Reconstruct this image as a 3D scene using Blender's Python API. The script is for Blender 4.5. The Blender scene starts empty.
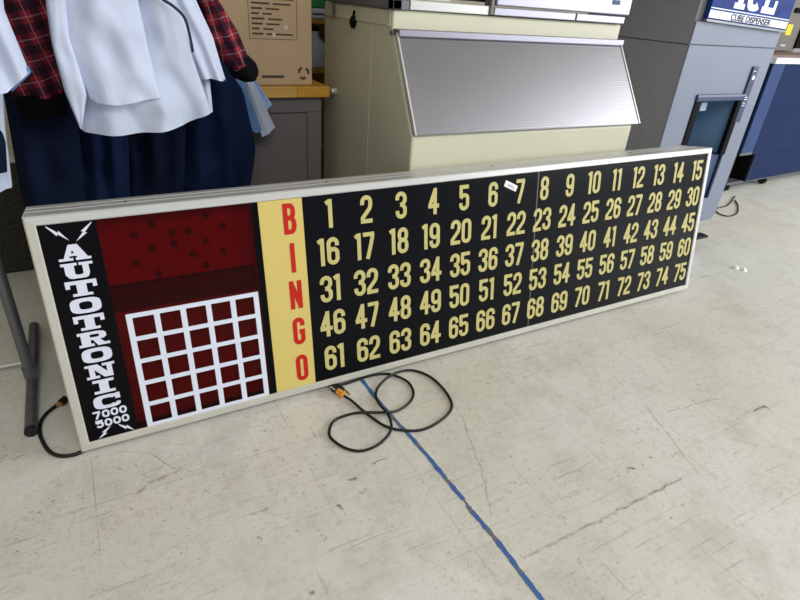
import bpy, math, random
from mathutils import Matrix, Vector, noise as mnoise
random.seed(7)
sin, cos, pi = math.sin, math.cos, math.pi
COL = bpy.context.scene.collection
SC = bpy.context.scene

# ------------------------------------------------------------------ camera
F_PX = 550.5
CAM = Vector((0.1824, -1.6218, 1.400))
RT = Vector((0.87266589, -0.48333515, 0.06957996))
UP = Vector((0.18089944, 0.4523353, 0.87330875))
FW = Vector((0.45357429, 0.74951978, -0.48217265))
cd = bpy.data.cameras.new('camera')
cam = bpy.data.objects.new('camera', cd)
COL.objects.link(cam)
m3 = Matrix((RT, UP, -FW)).transposed()
cam.matrix_world = Matrix.Translation(CAM) @ m3.to_4x4()
cd.sensor_width = 36.0
cd.lens = F_PX / 800 * 36.0
cd.clip_end = 200
SC.camera = cam

# ------------------------------------------------------------------ world, lights, exposure
w = bpy.data.worlds.new('world')
SC.world = w
w.use_nodes = True
bg = w.node_tree.nodes['Background']
bg.inputs[0].default_value = (0.86, 0.92, 1.0, 1)
bg.inputs[1].default_value = 0.40


def area(name, loc, target, sx, sy, power, color):
    l = bpy.data.lights.new(name, 'AREA')
    l.shape = 'RECTANGLE'
    l.size, l.size_y, l.energy, l.color = sx, sy, power, color
    o = bpy.data.objects.new(name, l)
    COL.objects.link(o)
    o.location = loc
    d = Vector(target) - Vector(loc)
    o.rotation_euler = d.to_track_quat('-Z', 'Y').to_euler()
    return o


area('window_daylight_right', (8.5, -4.5, 2.6), (2.0, 0.0, 0.6), 4.5, 2.6, 380, (0.94, 0.975, 1.0))
area('window_daylight_far', (10.0, 5.5, 3.2), (4.0, 0.5, 0.4), 4.0, 2.6, 150, (0.92, 0.96, 1.0))
area('ceiling_tubes_near', (0.6, -3.0, 3.8), (0.8, 0.0, 0.0), 3.0, 1.8, 95, (1.0, 0.99, 0.95))
area('ceiling_tubes_right', (7.6, -2.2, 3.8), (4.5, 0.0, 0.0), 4.4, 2.6, 110, (1.0, 0.99, 0.97))
SC.view_settings.view_transform = 'Standard'
SC.view_settings.look = 'None'
SC.view_settings.gamma = 1
SC.view_settings.use_curve_mapping = False
SC.view_settings.exposure = 0.22


# ------------------------------------------------------------------ helpers
def ray(px, py):
    return FW + RT * ((px - 400) / F_PX) + UP * ((300 - py) / F_PX)


def atY(px, py, y):
    d = ray(px, py)
    return CAM + d * ((y - CAM.y) / d.y)


def atX(px, py, x):
    d = ray(px, py)
    return CAM + d * ((x - CAM.x) / d.x)


def atZ(px, py, z=0.0):
    d = ray(px, py)
    return CAM + d * ((z - CAM.z) / d.z)


WM = {}


class MB:
    def __init__(self):
        self.v, self.f = [], []

    def add(self, vs, fs):
        n = len(self.v)
        self.v += [tuple(p) for p in vs]
        self.f += [tuple(i + n for i in q) for q in fs]
        return self

    def box(self, x0, x1, y0, y1, z0, z1):
        return self.add([(x0, y0, z0), (x1, y0, z0), (x1, y1, z0), (x0, y1, z0), (x0, y0, z1), (x1, y0, z1), (x1, y1, z1), (x0, y1, z1)],
                        [(0, 3, 2, 1), (4, 5, 6, 7), (0, 1, 5, 4), (1, 2, 6, 5), (2, 3, 7, 6), (3, 0, 4, 7)])

    def prism(self, poly, a, b, fn):
        """poly: 2D points; fn(p, q, depth) -> 3D; extruded from depth a to b"""
        n = len(poly)
        vs = [fn(p[0], p[1], a) for p in poly] + [fn(p[0], p[1], b) for p in poly]
        fs = [tuple(range(n)), tuple(range(2 * n - 1, n - 1, -1))]
        fs += [(i, i + n, (i + 1) % n + n, (i + 1) % n) for i in range(n)]
        return self.add(vs, fs)

    def tube(self, pts, r, n=10, closed=False, cap=True):
        pts = [Vector(p) for p in pts]
        N = len(pts)
        rs = r if isinstance(r, (list, tuple)) else [r] * N
        vs, fs = [], []
        ref = None
        for i, p in enumerate(pts):
            t = (pts[(i + 1) % N] - pts[i - 1]) if closed else (pts[min(i + 1, N - 1)] - pts[max(i - 1, 0)])
            t.normalize()
            if ref is None:
                ref = Vector((0, 0, 1)) if abs(t.z) < 0.9 else Vector((1, 0, 0))
            a = (ref - t * ref.dot(t)).normalized()
            b = t.cross(a)
            ref = a
            for k in range(n):
                an = 2 * pi * k / n
                vs.append(p + (a * cos(an) + b * sin(an)) * rs[i])
        M = N if closed else N - 1
        for i in range(M):
            j = (i + 1) % N
            for k in range(n):
                fs.append((i * n + k, i * n + (k + 1) % n, j * n + (k + 1) % n, j * n + k))
        if cap and not closed:
            fs.append(tuple(range(n - 1, -1, -1)))
            fs.append(tuple(range((N - 1) * n, N * n)))
        return self.add(vs, fs)

    def lathe(self, prof, c, axis='z', n=20):
        """prof: (radius, height) pairs"""
        vs, fs = [], []
        for (r, h) in prof:
            for k in range(n):
                an = 2 * pi * k / n
                q = (r * cos(an), r * sin(an), h)
                if axis == 'x':
                    q = (h, r * cos(an), r * sin(an))
                if axis == 'y':
                    q = (r * cos(an), h, r * sin(an))
                vs.append((c[0] + q[0], c[1] + q[1], c[2] + q[2]))
        for i in range(len(prof) - 1):
            for k in range(n):
                fs.append((i * n + k, i * n + (k + 1) % n, (i + 1) * n + (k + 1) % n, (i + 1) * n + k))
        fs.append(tuple(range(n - 1, -1, -1)))
        fs.append(tuple(range((len(prof) - 1) * n, len(prof) * n)))
        return self.add(vs, fs)

    def stroke(self, pts, wd, fn, a, b, closed=False):
        """a ribbon of width wd along 2D centre line pts, extruded from depth a to b"""
        P = []
        for p in pts:
            if not P or (Vector(p) - P[-1]).length > 4e-4:
                P.append(Vector((p[0], p[1])))
        if closed and (P[0] - P[-1]).length < 4e-4:
            P.pop()
        N = len(P)
        L, R_ = [], []
        for i in range(N):
            p0 = P[i - 1] if (i > 0 or closed) else None
            p1 = P[(i + 1) % N] if (i < N - 1 or closed) else None
            if p0 is None:
                t = (p1 - P[i]).normalized()
                nrm, s = Vector((-t.y, t.x)), 1
            elif p1 is None:
                t = (P[i] - p0).normalized()
                nrm, s = Vector((-t.y, t.x)), 1
            else:
                t0 = (P[i] - p0).normalized()
                t1 = (p1 - P[i]).normalized()
                n0, n1 = Vector((-t0.y, t0.x)), Vector((-t1.y, t1.x))
                nrm = (n0 + n1)
                nrm = nrm.normalized() if nrm.length > 1e-6 else n0
                s = 1 / max(0.45, nrm.dot(n0))
            L.append(P[i] + nrm * wd / 2 * s)
            R_.append(P[i] - nrm * wd / 2 * s)
        vs = []
        for i in range(N):
            vs += [fn(L[i].x, L[i].y, a), fn(R_[i].x, R_[i].y, a), fn(R_[i].x, R_[i].y, b), fn(L[i].x, L[i].y, b)]
        fs = []
        for i in range(N if closed else N - 1):
            j = (i + 1) % N
            for k in range(4):
                fs.append((4 * i + k, 4 * i + (k + 1) % 4, 4 * j + (k + 1) % 4, 4 * j + k))
        if not closed:
            fs += [(3, 2, 1, 0), (4 * N - 4, 4 * N - 3, 4 * N - 2, 4 * N - 1)]
        return self.add(vs, fs)

    def build(self, name, mat, parent=None, local=False, smooth=False, bevel=0, bseg=2, angle=40, subsurf=0):
        me = bpy.data.meshes.new(name)
        me.from_pydata(self.v, [], self.f)
        o = bpy.data.objects.new(name, me)
        COL.objects.link(o)
        W = Matrix.Identity(4)
        if parent is not None:
            o.parent = parent
            if not local:
                me.transform(WM[parent].inverted())
            W = WM[parent]
        WM[o] = W.copy()
        import bmesh
        b = bmesh.new()
        b.from_mesh(me)
        bmesh.ops.recalc_face_normals(b, faces=b.faces)
        b.to_mesh(me)
        b.free()
        if mat:
            me.materials.append(mat)
        if bevel:
            md = o.modifiers.new('bevel', 'BEVEL')
            md.width, md.segments, md.limit_method = bevel, bseg, 'ANGLE'
        if subsurf:
            md = o.modifiers.new('sub', 'SUBSURF')
            md.levels = md.render_levels = subsurf
        if smooth:
            me.shade_smooth()
            if angle < 179:
                md = o.modifiers.new('wn', 'EDGE_SPLIT')
                md.split_angle = math.radians(angle)
        return o


def empty(name, loc, label=None, cat=None, group=None, rot=(0, 0, 0)):
    o = bpy.data.objects.new(name, None)
    COL.objects.link(o)
    o.location = loc
    o.rotation_euler = rot
    o.empty_display_size = 0.1
    from mathutils import Euler
    WM[o] = Matrix.Translation(Vector(loc)) @ Euler(rot).to_matrix().to_4x4()
    tag(o, label, cat, group)
    return o


def tag(o, label=None, cat=None, group=None, kind=None):
    if label:
        o['label'] = label
    if cat:
        o['category'] = cat
    if group:
        o['group'] = group
    if kind:
        o['kind'] = kind
    return o


def s2l(c):
    return tuple(((x / 255) / 12.92 if x / 255 < 0.04045 else ((x / 255 + 0.055) / 1.055) ** 2.4) for x in c)


def mat(name, rgb, rough=0.5, metal=0.0, spec=0.5, noise=0.0, nscale=8.0, bump=0.0, bscale=60.0, stretch=(1, 1, 1), rvar=0.0):
    m = bpy.data.materials.new(name)
    m.use_nodes = True
    nt = m.node_tree
    p = nt.nodes['Principled BSDF']
    c = s2l(rgb)
    p.inputs['Base Color'].default_value = (*c, 1)
    p.inputs['Roughness'].default_value = rough
    p.inputs['Metallic'].default_value = metal
    p.inputs['Specular IOR Level'].default_value = spec
    tc = nt.nodes.new('ShaderNodeTexCoord')
    mp = nt.nodes.new('ShaderNodeMapping')
    mp.inputs['Scale'].default_value = stretch
    nt.links.new(tc.outputs['Object'], mp.inputs[0])
    if noise or rvar:
        n = nt.nodes.new('ShaderNodeTexNoise')
        n.inputs['Scale'].default_value = nscale
        n.inputs['Detail'].default_value = 6
        nt.links.new(mp.outputs[0], n.inputs[0])
        if noise:
            r = nt.nodes.new('ShaderNodeValToRGB')
            r.color_ramp.elements[0].position = 0.3
            r.color_ramp.elements[1].position = 0.7
            r.color_ramp.elements[0].color = (*[x * (1 - noise) for x in c], 1)
            r.color_ramp.elements[1].color = (*[min(1, x * (1 + noise)) for x in c], 1)
            nt.links.new(n.outputs[0], r.inputs[0])
            nt.links.new(r.outputs[0], p.inputs['Base Color'])
        if rvar:
            mr = nt.nodes.new('ShaderNodeMapRange')
            mr.inputs[3].default_value = max(0.02, rough - rvar)
            mr.inputs[4].default_value = rough + rvar
            nt.links.new(n.outputs[0], mr.inputs[0])
            nt.links.new(mr.outputs[0], p.inputs['Roughness'])
    if bump:
        n2 = nt.nodes.new('ShaderNodeTexNoise')
        n2.inputs['Scale'].default_value = bscale
        n2.inputs['Detail'].default_value = 4
        nt.links.new(mp.outputs[0], n2.inputs[0])
        b = nt.nodes.new('ShaderNodeBump')
        b.inputs['Strength'].default_value = bump
        b.inputs['Distance'].default_value = 0.01
        nt.links.new(n2.outputs[0], b.inputs['Height'])
        nt.links.new(b.outputs[0], p.inputs['Normal'])
    return m


# ------------------------------------------------------------------ floor material
def floor_material():
    m = bpy.data.materials.new('vinyl_tile')
    m.use_nodes = True
    nt = m.node_tree
    N, Lk = nt.nodes, nt.links
    p = N['Principled BSDF']
    geo = N.new('ShaderNodeNewGeometry')
    pos = geo.outputs['Position']

    def val(op, a, b=None, c=None):
        n = N.new('ShaderNodeMath')
        n.operation = op
        for i, x in enumerate((a, b, c)):
            if x is None:
                continue
            if isinstance(x, (int, float)):
                n.inputs[i].default_value = x
            else:
                Lk.new(x, n.inputs[i])
        return n.outputs[0]

    def noise(scale, detail=5, rough=0.55, stretch=None, rot=0, src=None):
        v = src or pos
        if stretch:
            mp = N.new('ShaderNodeMapping')
            mp.inputs['Rotation'].default_value = (0, 0, rot)
            mp.inputs['Scale'].default_value = stretch
            Lk.new(v, mp.inputs[0])
            v = mp.outputs[0]
        n = N.new('ShaderNodeTexNoise')
        n.inputs['Scale'].default_value = scale
        n.inputs['Detail'].default_value = detail
        n.inputs['Roughness'].default_value = rough
        Lk.new(v, n.inputs[0])
        return n.outputs[0]

    def ramp(x, lo, hi):
        n = N.new('ShaderNodeMapRange')
        n.interpolation_type = 'SMOOTHSTEP'
        n.inputs[1].default_value = lo
        n.inputs[2].default_value = hi
        Lk.new(x, n.inputs[0])
        return n.outputs[0]

    def mix(fac, a, b):
        n = N.new('ShaderNodeMix')
        n.data_type = 'RGBA'
        if isinstance(fac, (int, float)):
            n.inputs[0].default_value = fac
        else:
            Lk.new(fac, n.inputs[0])
        for i, x in ((6, a), (7, b)):
            if isinstance(x, tuple):
                n.inputs[i].default_value = (*x, 1)
            else:
                Lk.new(x, n.inputs[i])
        return n.outputs[2]

    sep = N.new('ShaderNodeSeparateXYZ')
    Lk.new(pos, sep.inputs[0])
    T = 0.3155
    ux = val('DIVIDE', val('SUBTRACT', sep.outputs[0], 0.023), T)
    uy = val('DIVIDE', val('SUBTRACT', sep.outputs[1], -0.533), T)
    dx = val('ABSOLUTE', val('SUBTRACT', val('FRACT', val('ADD', ux, 0.5)), 0.5))
    dy = val('ABSOLUTE', val('SUBTRACT', val('FRACT', val('ADD', uy, 0.5)), 0.5))
    joint = val('SUBTRACT', 1.0, ramp(val('MINIMUM', dx, dy), 0.001, 0.010))
    cmb = N.new('ShaderNodeCombineXYZ')
    Lk.new(val('FLOOR', ux), cmb.inputs[0])
    Lk.new(val('FLOOR', uy), cmb.inputs[1])
    wn = N.new('ShaderNodeTexWhiteNoise')
    Lk.new(cmb.outputs[0], wn.inputs[0])
    base = mix(wn.outputs[0], s2l((216, 215, 209)), s2l((222, 221, 216)))
    # broad yellowing and grey wear
    base = mix(val('MULTIPLY', ramp(noise(1.1, 4), 0.42, 0.68), 0.5), base, s2l((207, 201, 186)))
    base = mix(val('MULTIPLY', ramp(noise(3.3, 7, 0.72), 0.46, 0.68), 0.5), base, s2l((186, 182, 172)))
    # marbled vinyl flecks
    base = mix(val('MULTIPLY', ramp(noise(34, 4, 0.75), 0.46, 0.74), 0.34), base, s2l((168, 161, 146)))
    # long traffic scratches in two directions
    s1 = ramp(noise(5, 7, 0.75, (0.45, 8.0, 1), math.radians(-8)), 0.57, 0.70)
    s3 = ramp(noise(9, 6, 0.7, (0.6, 6.0, 1), math.radians(12)), 0.60, 0.72)
    s2 = ramp(noise(5, 6, 0.7, (6.5, 0.6, 1), math.radians(28)), 0.62, 0.74)
    gate = ramp(noise(1.7, 3), 0.42, 0.6)
    base = mix(val('MULTIPLY', val('MULTIPLY', s1, gate), 0.6), base, s2l((124, 118, 106)))
    base = mix(val('MULTIPLY', s3, 0.4), base, s2l((138, 130, 114)))
    base = mix(val('MULTIPLY', s2, 0.35), base, s2l((135, 126, 108)))
    # brown ground-in specks
    sp = val('MULTIPLY', ramp(noise(38, 5, 0.8), 0.585, 0.68), ramp(noise(2.1, 2), 0.40, 0.60))
    base = mix(val('MULTIPLY', sp, 0.85), base, s2l((112, 96, 66)))
    sp2 = val('MULTIPLY', ramp(noise(75, 4, 0.8, (1, 2.2, 1)), 0.585, 0.66), ramp(noise(1.3, 3), 0.44, 0.62))
    base = mix(val('MULTIPLY', sp2, 0.85), base, s2l((112, 98, 74)))
    s4 = val('MULTIPLY', ramp(noise(3.5, 6, 0.8, (.35, 16.0, 1), math.radians(3)), 0.58, 0.68), ramp(noise(0.9, 3), 0.46, 0.6))
    base = mix(val('MULTIPLY', s4, 0.7), base, s2l((126, 118, 104)))
    # tile joints, only partly dirty
    jm = val('MULTIPLY', joint, val('ADD', 0.04, val('MULTIPLY', ramp(noise(2.6, 3), 0.46, 0.66), 0.36)))
    base = mix(jm, base, s2l((128, 120, 104)))

    wob = noise(14, 3)
    wx = val('ADD', sep.outputs[0], val('MULTIPLY', val('SUBTRACT', wob, 0.5), 0.03))
    wy = val('ADD', sep.outputs[1], val('MULTIPLY', val('SUBTRACT', noise(17, 3), 0.5), 0.03))

    patch = val('ADD', 0.35, val('MULTIPLY', ramp(noise(26, 4, .7), 0.38, 0.62), 0.65))

    def seg(a, b, wd, strength, col):
        """a stain along the segment a-b of half width wd"""
        nonlocal base
        ax_, ay_, bx, by = a[0], a[1], b[0] - a[0], b[1] - a[1]
        L2 = bx * bx + by * by + 1e-9
        px = val('SUBTRACT', wx, ax_)
        py = val('SUBTRACT', wy, ay_)
        h = val('DIVIDE', val('ADD', val('MULTIPLY', px, bx), val('MULTIPLY', py, by)), L2)
        h = val('MINIMUM', val('MAXIMUM', h, 0.0), 1.0)
        ex_ = val('SUBTRACT', px, val('MULTIPLY', h, bx))
        ey_ = val('SUBTRACT', py, val('MULTIPLY', h, by))
        d = val('SQRT', val('ADD', val('MULTIPLY', ex_, ex_), val('MULTIPLY', ey_, ey_)))
        f = val('MULTIPLY', val('MULTIPLY', val('SUBTRACT', 1.0, ramp(d, wd * 0.2, wd * 1.3)), patch), strength * 1.15)
        base = mix(f, base, s2l(col))

    def px(x, y):
        q = atZ(x, y)
        return (q.x, q.y)
    dark, brown, grey = (62, 54, 44), (112, 92, 62), (128, 124, 114)
    for (a, b, wd, st, c) in [((350, 480), (354, 479), .007, .9, dark), ((360, 492), (364, 492), .007, .5, grey),
                              ((338, 507), (341, 510), .008, .75, dark), ((310, 593), (313, 592), .007, .8, dark),
                              ((372, 464), (388, 457), .003, .7, dark), ((310, 428), (316, 437), .004, .5, grey),
                              ((628, 468), (633, 469), .006, .85, dark), ((463, 420), (480, 465), .004, .5, grey),
                              ((480, 465), (491, 515), .004, .4, grey), ((425, 362), (463, 420), .0035, .35, grey),
                              ((525, 557), (600, 520), .006, .55, grey), ((600, 520), (682, 478), .005, .6, (100, 96, 90)),
                              ((645, 405), (672, 440), .005, .45, grey), ((672, 440), (700, 476), .005, .35, grey),
                              ((755, 411), (764, 406), .007, .6, dark), ((764, 406), (772, 411), .005, .5, dark),
                              ((668, 412), (716, 398), .005, .4, grey), ((735, 440), (755, 446), .012, .3, grey),
                              ((150, 482), (180, 470), .006, .45, brown), ((138, 492), (145, 487), .006, .45, brown),
                              ((118, 451), (150, 453), .003, .35, grey), ((150, 453), (174, 469), .003, .55, (90, 84, 70)),
                              ((12, 460), (22, 455), .004, .6, dark), ((258, 538), (263, 540), .005, .7, dark),
                              ((250, 514), (268, 508), .004, .5, brown), ((555, 480), (592, 462), .004, .4, grey),
                              ((70, 452), (56, 448), .01, .35, brown), ((560, 500), (590, 488), .004, .3, grey)]:
        seg(px(*a), px(*b), wd, st, c)
    Lk.new(base, p.inputs['Base Color'])
    rr = N.new('ShaderNodeMapRange')
    Lk.new(noise(4, 4), rr.inputs[0])
    rr.inputs[3].default_value = 0.42
    rr.inputs[4].default_value = 0.62
    Lk.new(rr.outputs[0], p.inputs['Roughness'])
    p.inputs['Specular IOR Level'].default_value = 0.35
    return m


# ------------------------------------------------------------------ materials
M = {}
M['floor'] = floor_material()
M['wall'] = mat('painted_wall', (186, 180, 164), .8, noise=.05, nscale=3)
M['alu'] = mat('satin_aluminium', (208, 208, 206), .36, metal=.35, noise=.06, nscale=14, stretch=(.2, 6, 6))
M['alu_dull'] = mat('dull_frame_aluminium', (198, 196, 186), .5, metal=.25, noise=.06, nscale=10)
M['sheet'] = mat('painted_sheet', (120, 118, 112), .6)
M['black'] = mat('gloss_black_panel', (11, 12, 17), .25, spec=.12)
M['seam'] = mat('seam_strip', (96, 96, 92), .5, metal=.3)
M['black2'] = mat('gloss_black_panel_left', (10, 8, 12), .2, spec=.1)
M['cream'] = mat('cream_strip', (212, 191, 112), .35, spec=.3)
M['number'] = mat('pale_yellow_number', (194, 184, 120), .45, spec=.3, noise=.06, nscale=40)
M['redletter'] = mat('red_letter', (190, 30, 18), .4, spec=.3)
M['white'] = mat('white_letter', (218, 222, 238), .4, spec=.3)
M['interior'] = mat('red_interior', (232, 60, 50), .6, noise=.08, nscale=5)
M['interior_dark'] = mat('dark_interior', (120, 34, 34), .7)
M['socket'] = mat('socket_dark', (150, 40, 36), .5)
M['tape'] = None
M['cordblack'] = mat('black_rubber', (20, 20, 21), .45, spec=.4)
M['orange'] = mat('orange_plastic', (226, 148, 62), .4)
M['brass'] = mat('brass', (190, 150, 80), .35, metal=.9)
M['tubegrey'] = mat('grey_steel_tube', (112, 114, 120), .4, metal=.55, noise=.08, nscale=20)
M['creambin'] = mat('cream_enamel', (204, 202, 178), .42, noise=.035, nscale=3, bump=.02, bscale=40)
M['steel'] = mat('brushed_steel', (152, 152, 161), .33, metal=.92, noise=.03, nscale=4)
M['steel_bright'] = mat('bright_steel', (150, 148, 160), .42, metal=.95, noise=.04, nscale=4, rvar=.06)
M['darkgap'] = mat('dark_gap', (13, 13, 16), .7, spec=.1)
M['icegrey'] = mat('charcoal_vinyl', (142, 141, 152), .6, spec=.25, noise=.04, nscale=30)
M['icefront'] = mat('bluegrey_enamel', (120, 127, 147), .5, noise=.03, nscale=5)
M['signblue'] = mat('sign_blue', (24, 52, 128), .5, spec=.1, noise=.35, nscale=9)
M['signwhite'] = mat('sign_white', (226, 230, 240), .4)
M['navyplastic'] = mat('navy_plastic', (40, 52, 92), .4)
M['recess'] = mat('recess_blue_grey', (124, 156, 184), .4)
M['tray'] = mat('tray_blue', (44, 60, 104), .5)
M['bluetank'] = mat('blue_enamel', (23, 40, 78), .5, spec=.1, noise=.12, nscale=6)
M['bluelight'] = mat('blue_panel_light', (38, 62, 110), .45, spec=.3, noise=.08, nscale=5)
M['brown'] = mat('brown_finish', (122, 96, 84), .5, noise=.1)
M['greybrown'] = mat('greybrown_metal', (112, 104, 98), .5, noise=.05)
M['yellow'] = mat('yellow_sticker', (226, 204, 40), .5)
M['wood'] = mat('golden_wood', (206, 160, 84), .45, noise=.12, nscale=5, stretch=(1, 8, 8))
M['wood2'] = mat('amber_wood', (204, 148, 50), .45, noise=.12, nscale=5, stretch=(1, 8, 8))
M['ply'] = mat('amber_plywood', (150, 108, 40), .6, noise=.15, nscale=4, stretch=(6, 6, 1))
M['desk'] = mat('grey_steel_desk', (106, 101, 102), .5, noise=.03)
M['card'] = mat('brown_cardboard', (192, 164, 130), .7, noise=.05, nscale=6)
M['ink'] = mat('printing_ink', (74, 62, 54), .7)
M['clear'] = mat('shiny_tape', (214, 208, 200), .15, spec=.7)
M['green'] = mat('green_plastic', (38, 128, 70), .5)
M['whitecloth'] = mat('white_cotton', (194, 202, 224), .85, spec=.1, noise=.03, nscale=9, bump=.35, bscale=11)
M['greycloth'] = mat('pale_grey_cotton', (186, 194, 214), .85, spec=.1, noise=.03, nscale=9, bump=.35, bscale=11)
M['navy'] = mat('navy_twill', (20, 27, 48), .9, spec=.05, noise=.2, nscale=5, bump=.4, bscale=9)
M['navy2'] = mat('navy_twill_blue', (22, 34, 62), .9, spec=.05, noise=.2, nscale=5, bump=.4, bscale=9)
M['navytrim'] = mat('navy_piping', (34, 40, 66), .9)
M['midblue'] = mat('mid_blue_cotton', (98, 132, 182), .85, spec=.1, noise=.06)
M['paleblue'] = mat('pale_blue_cotton', (160, 184, 226), .85, spec=.1, noise=.05)
M['knit'] = mat('black_knit', (16, 16, 19), .95, spec=.05)
M['paper'] = mat('white_paper', (236, 236, 236), .6)
M['rubberblack'] = mat('black_foot', (18, 18, 19), .6)


def plaid_material():
    m = bpy.data.materials.new('red_plaid_flannel')
    m.use_nodes = True
    nt = m.node_tree
    N, Lk = nt.nodes, nt.links
    p = N['Principled BSDF']
    p.inputs['Roughness'].default_value = .9
    p.inputs['Specular IOR Level'].default_value = .08
    tc = N.new('ShaderNodeTexCoord')
    mp = N.new('ShaderNodeMapping')
    mp.inputs['Rotation'].default_value = (0, math.radians(14), 0)
    Lk.new(tc.outputs['Object'], mp.inputs[0])
    sep = N.new('ShaderNodeSeparateXYZ')
    Lk.new(mp.outputs[0], sep.inputs[0])

    def band(src, period, off, lo, hi):
        a = N.new('ShaderNodeMath'); a.operation = 'MULTIPLY_ADD'
        a.inputs[1].default_value = 1 / period; a.inputs[2].default_value = off
        Lk.new(src, a.inputs[0])
        f = N.new('ShaderNodeMath'); f.operation = 'FRACT'
        Lk.new(a.outputs[0], f.inputs[0])
        g = N.new('ShaderNodeMath'); g.operation = 'COMPARE'
        g.inputs[1].default_value = (lo + hi) / 2; g.inputs[2].default_value = (hi - lo) / 2
        Lk.new(f.outputs[0], g.inputs[0])
        return g.outputs[0]

    def mix(fac, k, a, b):
        s = N.new('ShaderNodeMath'); s.operation = 'MULTIPLY'; s.inputs[1].default_value = k
        Lk.new(fac, s.inputs[0])
        n = N.new('ShaderNodeMix'); n.data_type = 'RGBA'
        Lk.new(s.outputs[0], n.inputs[0])
        for i, x in ((6, a), (7, b)):
            if isinstance(x, tuple):
                n.inputs[i].default_value = (*x, 1)
            else:
                Lk.new(x, n.inputs[i])
        return n.outputs[2]
    X, Z = sep.outputs[0], sep.outputs[2]
    c = mix(band(X, .055, .1, .0, .45), .75, s2l((136, 40, 54)), s2l((22, 26, 40)))
    c = mix(band(Z, .06, .2, .0, .42), .7, c, s2l((24, 26, 38)))
    c = mix(band(X, .055, .1, .7, .76), .3, c, s2l((190, 170, 176)))
    c = mix(band(Z, .06, .2, .68, .74), .3, c, s2l((180, 160, 168)))
    Lk.new(c, p.inputs['Base Color'])
    return m


M['plaid'] = plaid_material()


def tape_material():
    m = mat('blue_painters_tape', (52, 98, 172), .55)
    nt = m.node_tree
    N, Lk = nt.nodes, nt.links
    p = N['Principled BSDF']
    geo = N.new('ShaderNodeNewGeometry')
    n = N.new('ShaderNodeTexNoise'); n.inputs['Scale'].default_value = 14; n.inputs['Detail'].default_value = 6
    Lk.new(geo.outputs['Position'], n.inputs[0])
    r = N.new('ShaderNodeValToRGB')
    r.color_ramp.elements[0].position = .52; r.color_ramp.elements[0].color = (*s2l((62, 102, 162)), 1)
    r.color_ramp.elements[1].position = .60; r.color_ramp.elements[1].color = (*s2l((110, 110, 112)), 1)
    Lk.new(n.outputs[0], r.inputs[0])
    Lk.new(r.outputs[0], p.inputs['Base Color'])
    return m


M['tape'] = tape_material()


def carpet_material():
    m = mat('speckled_carpet', (62, 60, 54), .95, spec=.05, noise=.55, nscale=130, bump=.4, bscale=200)
    return m


M['carpet'] = carpet_material()


def red_glass():
    m = bpy.data.materials.new('red_acrylic')
    m.use_nodes = True
    nt = m.node_tree
    N, Lk = nt.nodes, nt.links
    for n in list(N):
        if n.type == 'BSDF_PRINCIPLED':
            N.remove(n)
    out = [n for n in N if n.type == 'OUTPUT_MATERIAL'][0]
    tr = N.new('ShaderNodeBsdfTransparent'); tr.inputs[0].default_value = (.60, .018, .022, 1)
    gl = N.new('ShaderNodeBsdfGlossy'); gl.inputs['Roughness'].default_value = .04
    lw = N.new('ShaderNodeFresnel'); lw.inputs[0].default_value = 1.25
    mx = N.new('ShaderNodeMixShader')
    Lk.new(lw.outputs[0], mx.inputs[0]); Lk.new(tr.outputs[0], mx.inputs[1]); Lk.new(gl.outputs[0], mx.inputs[2])
    Lk.new(mx.outputs[0], out.inputs[0])
    return m


M['redglass'] = red_glass()

# ------------------------------------------------------------------ setting
tag(MB().box(-4, 11, -4.5, 5, -.06, 0).build('floor', M['floor']), kind='structure')
tag(MB().box(-4, 11, 4.2, 4.35, 0, 4.0).build('wall_back', M['wall']), kind='structure')
tag(MB().box(-2.65, -2.5, -4.5, 4.2, 0, 4.0).build('unseen_wall_left', M['wall']), kind='structure')  # out of view, added to block world light from the left
tag(MB().box(-4, 11, -4.5, 4.35, 4.0, 4.1).build('unseen_ceiling', M['wall']), kind='structure')  # out of view, added so world light enters only from front and right

# ------------------------------------------------------------------ bingo flashboard
LEAN = .1723
BZ = .027
BL, BH, BT, FR = 3.112, .785, .190, .028


def top_at(u):      # the cabinet is slightly out of square: its right end stands a little taller
    return .775 + .021 * u / BL

board = empty('bingo_flashboard', (0, 0, BZ), 'long black lighted bingo number board leaning back on the cream ice bin', 'bingo board', rot=(-LEAN, 0, 0))
BM = WM[board]


def bd(u, v, d):      # board coordinates: along, up the face, into the depth
    return (u, d, v)


def board_uv(px_, py_, d=0.0):
    inv = BM.inverted()
    c = inv @ CAM
    r = inv.to_3x3() @ ray(px_, py_)
    q = c + r * ((d - c.y) / r.y)
    return q.x, q.z


def rail(pts_profile, along, length, name):
    pass


# frame rails: an L-shaped extrusion with two raised ridges on the outer side, mitred at the corners
mb = MB()
prof_out = [(0, 0), (-.0, .0)]


def frame_rail(name, side):
    b = MB()
    # profile points (t = distance inwards from the outer edge, d = depth); ridges stand on the outer face
    prof = [(.004, 0), (FR - .003, 0), (FR, .003), (FR, .010), (.005, .012), (.005, BT), (.0, BT), (.0, .146), (.004, .142), (.004, .134),
            (.0, .130), (.0, .086), (.004, .082), (.004, .074), (.0, .070), (.0, .004)]
    ends = []
    for e in (0, 1):
        ring = []
        for t, d in prof:
            if side == 'top':
                q = bd(t if e == 0 else BL - t, top_at(t if e == 0 else BL - t) - t, d)
            elif side == 'bottom':
                q = bd(t if e == 0 else BL - t, t, d)
            elif side == 'left':
                q = bd(t, t if e == 0 else top_at(t) - t, d)
            else:
                q = bd(BL - t, t if e == 0 else top_at(BL - t) - t, d)
            ring.append(q)
        ends.append(ring)
    n = len(prof)
    b.add(ends[0] + ends[1], [(i, (i + 1) % n, (i + 1) % n + n, i + n) for i in range(n)] + [tuple(range(n)), tuple(range(2 * n - 1, n - 1, -1))])
    return b.build(name, M['alu_dull'] if side in ('left', 'bottom') else M['alu'], board, local=True)


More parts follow.
